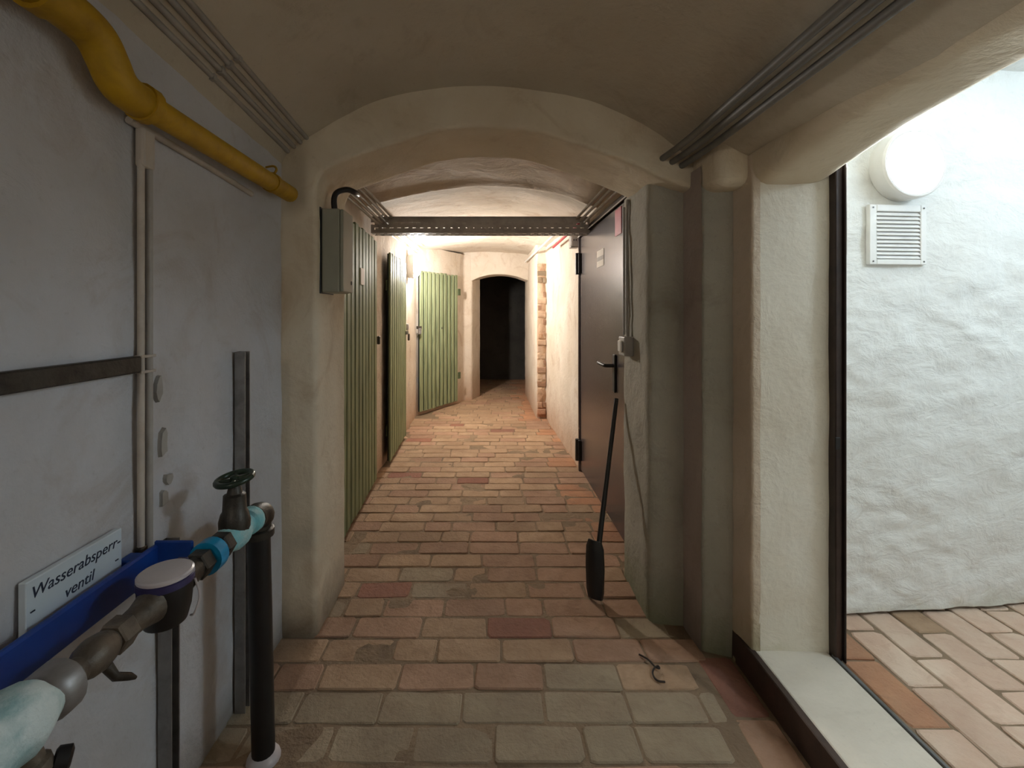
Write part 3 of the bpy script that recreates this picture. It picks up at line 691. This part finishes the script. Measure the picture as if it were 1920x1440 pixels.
onax('coupling', [(0, .026), (.006, .034), (.030, .036), (.040, .030)], 1.200, 'teal')['label'] = 'coupling smeared with teal paste'
# elbow and black drop pipe
EX, EY = AX-.010, 1.285
tubeo('elbow', catmull([(AX, 1.238, AZ-.002), (AX, 1.258, AZ-.003), (AX+.002, 1.277, AZ-.011), (EX, EY, AZ-.030), (EX, EY, AZ-.058)], 5), .034, 'iron', wm, 16)
latheo('elbow_collar', [(0, .034), (.003, .041), (.022, .041), (.026, .035)], (EX, EY, AZ-.075), (0, 0, 1), 'iron', wm, 16)
dp = tubeo('drop_pipe', [(EX, EY, AZ-.06), (EX+.008, EY-.003, .35), (EX+.018, EY-.008, -.01)], .0305, 'black', wm, 18); dp['label'] = 'thick black pipe going down into the floor'
latheo('floor_collar', [(-.004, .046), (.006, .044), (.014, .038), (.020, .030)], (EX+.018, EY-.008, 0), (0, 0, 1), 'lid', wm, 18)
# near side: reducer, drain valve, pasted coupling, tee
hexnut('union_nut', MY-.132, .034, .029, 'brass')
onax('ball_valve', [(0, .020), (.012, .027), (.03, .030), (.05, .026), (.062, .02)], MY-.192, 'brass')
bm = bmesh.new(); tube(bm, [(AX+.012, MY-.155, AZ-.022), (AX+.024, MY-.150, AZ-.045), (AX+.030, MY-.128, AZ-.062), (AX+.032, MY-.118, AZ-.072)], [.009, .007, .006, .003], 8); finish('drain_lever', bm, 'iron', wm, auto=60)
onax('pipe_neck', [(0, .021), (.04, .020)], MY-.228, 'brass')
onax('reducer', [(0, .020), (.008, .024), (.02, .036), (.030, .040), (.050, .040), (.056, .034)], MY-.270, 'galv')['label'] = 'grey flanged reducer'
o = onax('pasted_coupling', [(0, .040), (.014, .048), (.04, .047), (.062, .050), (.085, .044), (.10, .036)], MY-.355, 'sealant', 24)
o['label'] = 'coupling thickly smeared with white and teal paste'
for v in o.data.vertices: v.co += Vector((noise.noise(v.co*40), noise.noise(v.co*40+Vector((3, 3, 3))), noise.noise(v.co*40+Vector((7, 1, 3)))))*.005
o.data.shade_smooth()
tubeo('supply_pipe', [(AX, MY-.345, AZ), (AX, .1, AZ+.01), (AX, -1.8, AZ+.02)], .033, 'iron', wm, 16)
latheo('drain_stub', [(0, .017), (.03, .016), (.034, .021), (.048, .021), (.052, .012)], (AX+.008, MY-.285, AZ-.030), (.25, .15, -1), 'brass', wm, 14)
latheo('drain_cap', [(0, .013), (.003, .017), (.018, .016), (.021, .010)], (AX+.028, MY-.262, AZ-.075), (.8, .5, -.2), 'black', wm, 12)

# ------------------------------------------------------------------ grey fuse box with its cable
fb = thing('junction_box', 'grey electrical box on the arch pier in front of the first plank door', 'electrical box', (-.66, 1.87, 1.34))
boxo('body', (-.662, -.590, 1.80, 1.935, 1.338, 1.673), 'box', fb, .006, 2)
boxo('cover', (-.5895, -.576, 1.803, 1.932, 1.341, 1.670), 'box', fb, .004, 2)
boxo('lock', (-.5758, -.573, 1.905, 1.920, 1.375, 1.390), 'black', fb, .001)
boxo('shadow_gap_plate', (-.6655, -.6622, 1.79, 1.945, 1.334, 1.677), 'black', fb, .001)  # black plate drawn as the shadow gap behind the box
tubeo('cable', catmull([(-.625, 1.85, 1.672), (-.628, 1.85, 1.72), (-.618, 1.86, 1.752), (-.585, 1.88, 1.768), (-.565, 1.92, 1.768), (-.57, 1.98, 1.775)], 5), .012, 'black', fb, 10)

# ------------------------------------------------------------------ switches and socket boxes
sw = thing('light_switch', 'grey surface switch on the pilaster beside the steel door', 'switch', (.65, 2.09, 1.06))
boxo('box', (.612, .655, 2.035, 2.125, 1.062, 1.150), 'conduit', sw, .005, 2)
boxo('rocker', (.601, .6115, 2.055, 2.105, 1.080, 1.132), 'white', sw, .004)
tubeo('cable', catmull([(.64, 2.08, 1.148), (.640, 2.085, 1.18), (.641, 2.09, 1.25), (.641, 2.09, 1.7), (.645, 2.09, 1.78)], 4), .007, 'conduit', sw, 8)
tubeo('cable', [(.641, 2.135, 1.155), (.641, 2.135, 1.755)], .006, 'conduit', sw, 8)
so = thing('socket_box', 'white socket box on the wall under the end of the cable tray', 'socket', (.70, 3.74, 1.80))
boxo('box', (.675, .742, 3.70, 3.79, 1.80, 1.90), 'conduit', so, .008, 2)
boxo('cover', (.681, .737, 3.688, 3.6995, 1.808, 1.892), 'white', so, .003)
for x in (.699, .717): boxo('knockout', (x-.003, x+.003, 3.6865, 3.688, 1.85, 1.866), 'ink', so, .0005)
s2 = thing('light_switch', 'small switch on the wall below the oval lamp', 'switch', (-.88, 4.80, 1.10))
boxo('box', (-.885, -.842, 4.76, 4.83, 1.085, 1.155), 'conduit', s2, .006, 2)
boxo('rocker', (-.8418, -.836, 4.775, 4.815, 1.10, 1.14), 'lid', s2, .002)
tubeo('cable', [(-.872, 4.79, 1.153), (-.872, 4.79, 1.66)], .006, 'conduit', s2, 8)
tubeo('cable', [(-.872, 4.79, 1.088), (-.872, 4.79, .45)], .004, 'offw', s2, 8)

# ------------------------------------------------------------------ shovel
sh = thing('shovel', 'black long-handled shovel leaning beside the steel door', 'shovel', (.475, 2.0, 0))
A = Vector((.500, 2.035, .235)); B = Vector((.628, 2.215, .84)); D = (B-A).normalized()
bm = bmesh.new()
tube(bm, [A-D*.05, A, A+D*.3, B], [.013, .012, .0105, .0105], 10); finish('handle', bm, 'black', sh, auto=60)
bm = bmesh.new(); side = Vector((.75, -.66, 0)).normalized(); nrm = D.cross(side).normalized(); side = nrm.cross(D).normalized()
rows = []; tip = Vector((.470, 1.992, .004))
for i in range(9):
    t = i/8; c = (A+Vector((-.020, .004, 0))).lerp(tip, t); wv = .043*(1-.25*abs(t-.45)) * (.75 if i == 0 else 1) * (.85 if i == 8 else 1)
    rows.append((c, wv))
vs_f = []; vs_b = []
for c, wv in rows:
    f_ = []; b_ = []
    for k in range(7):
        s = -1+2*k/6; dep = .018*(1-s*s)
        f_.append(bm.verts.new(c+side*(s*wv)-nrm*(dep+.006))); b_.append(bm.verts.new(c+side*(s*wv)-nrm*(dep-.010)))
    vs_f.append(f_); vs_b.append(b_)
for i in range(8):
    for k in range(6):
        bm.faces.new((vs_f[i][k], vs_f[i][k+1], vs_f[i+1][k+1], vs_f[i+1][k])); bm.faces.new((vs_b[i][k], vs_b[i+1][k], vs_b[i+1][k+1], vs_b[i][k+1]))
    for k in (0, 6): bm.faces.new((vs_f[i][k], vs_f[i+1][k], vs_b[i+1][k], vs_b[i][k]))
for i in (0, 8):
    for k in range(6): bm.faces.new((vs_f[i][k], vs_b[i][k], vs_b[i][k+1], vs_f[i][k+1]))
finish('blade', bm, 'black', sh, auto=40)

# ------------------------------------------------------------------ bent wire on the floor
pts = [(.553, 1.660, .006), (.575, 1.635, .008), (.585, 1.610, .008), (.590, 1.598, .008), (.602, 1.592, .008), (.600, 1.600, .010), (.585, 1.592, .010), (.572, 1.575, .008), (.570, 1.555, .006), (.578, 1.540, .006), (.600, 1.536, .006)]
o = tubeo('bent_wire', catmull(pts, 4), .0032, 'wire', None, 6); tag(o, 'small bent dark wire lying on the bricks near the sill', 'wire')
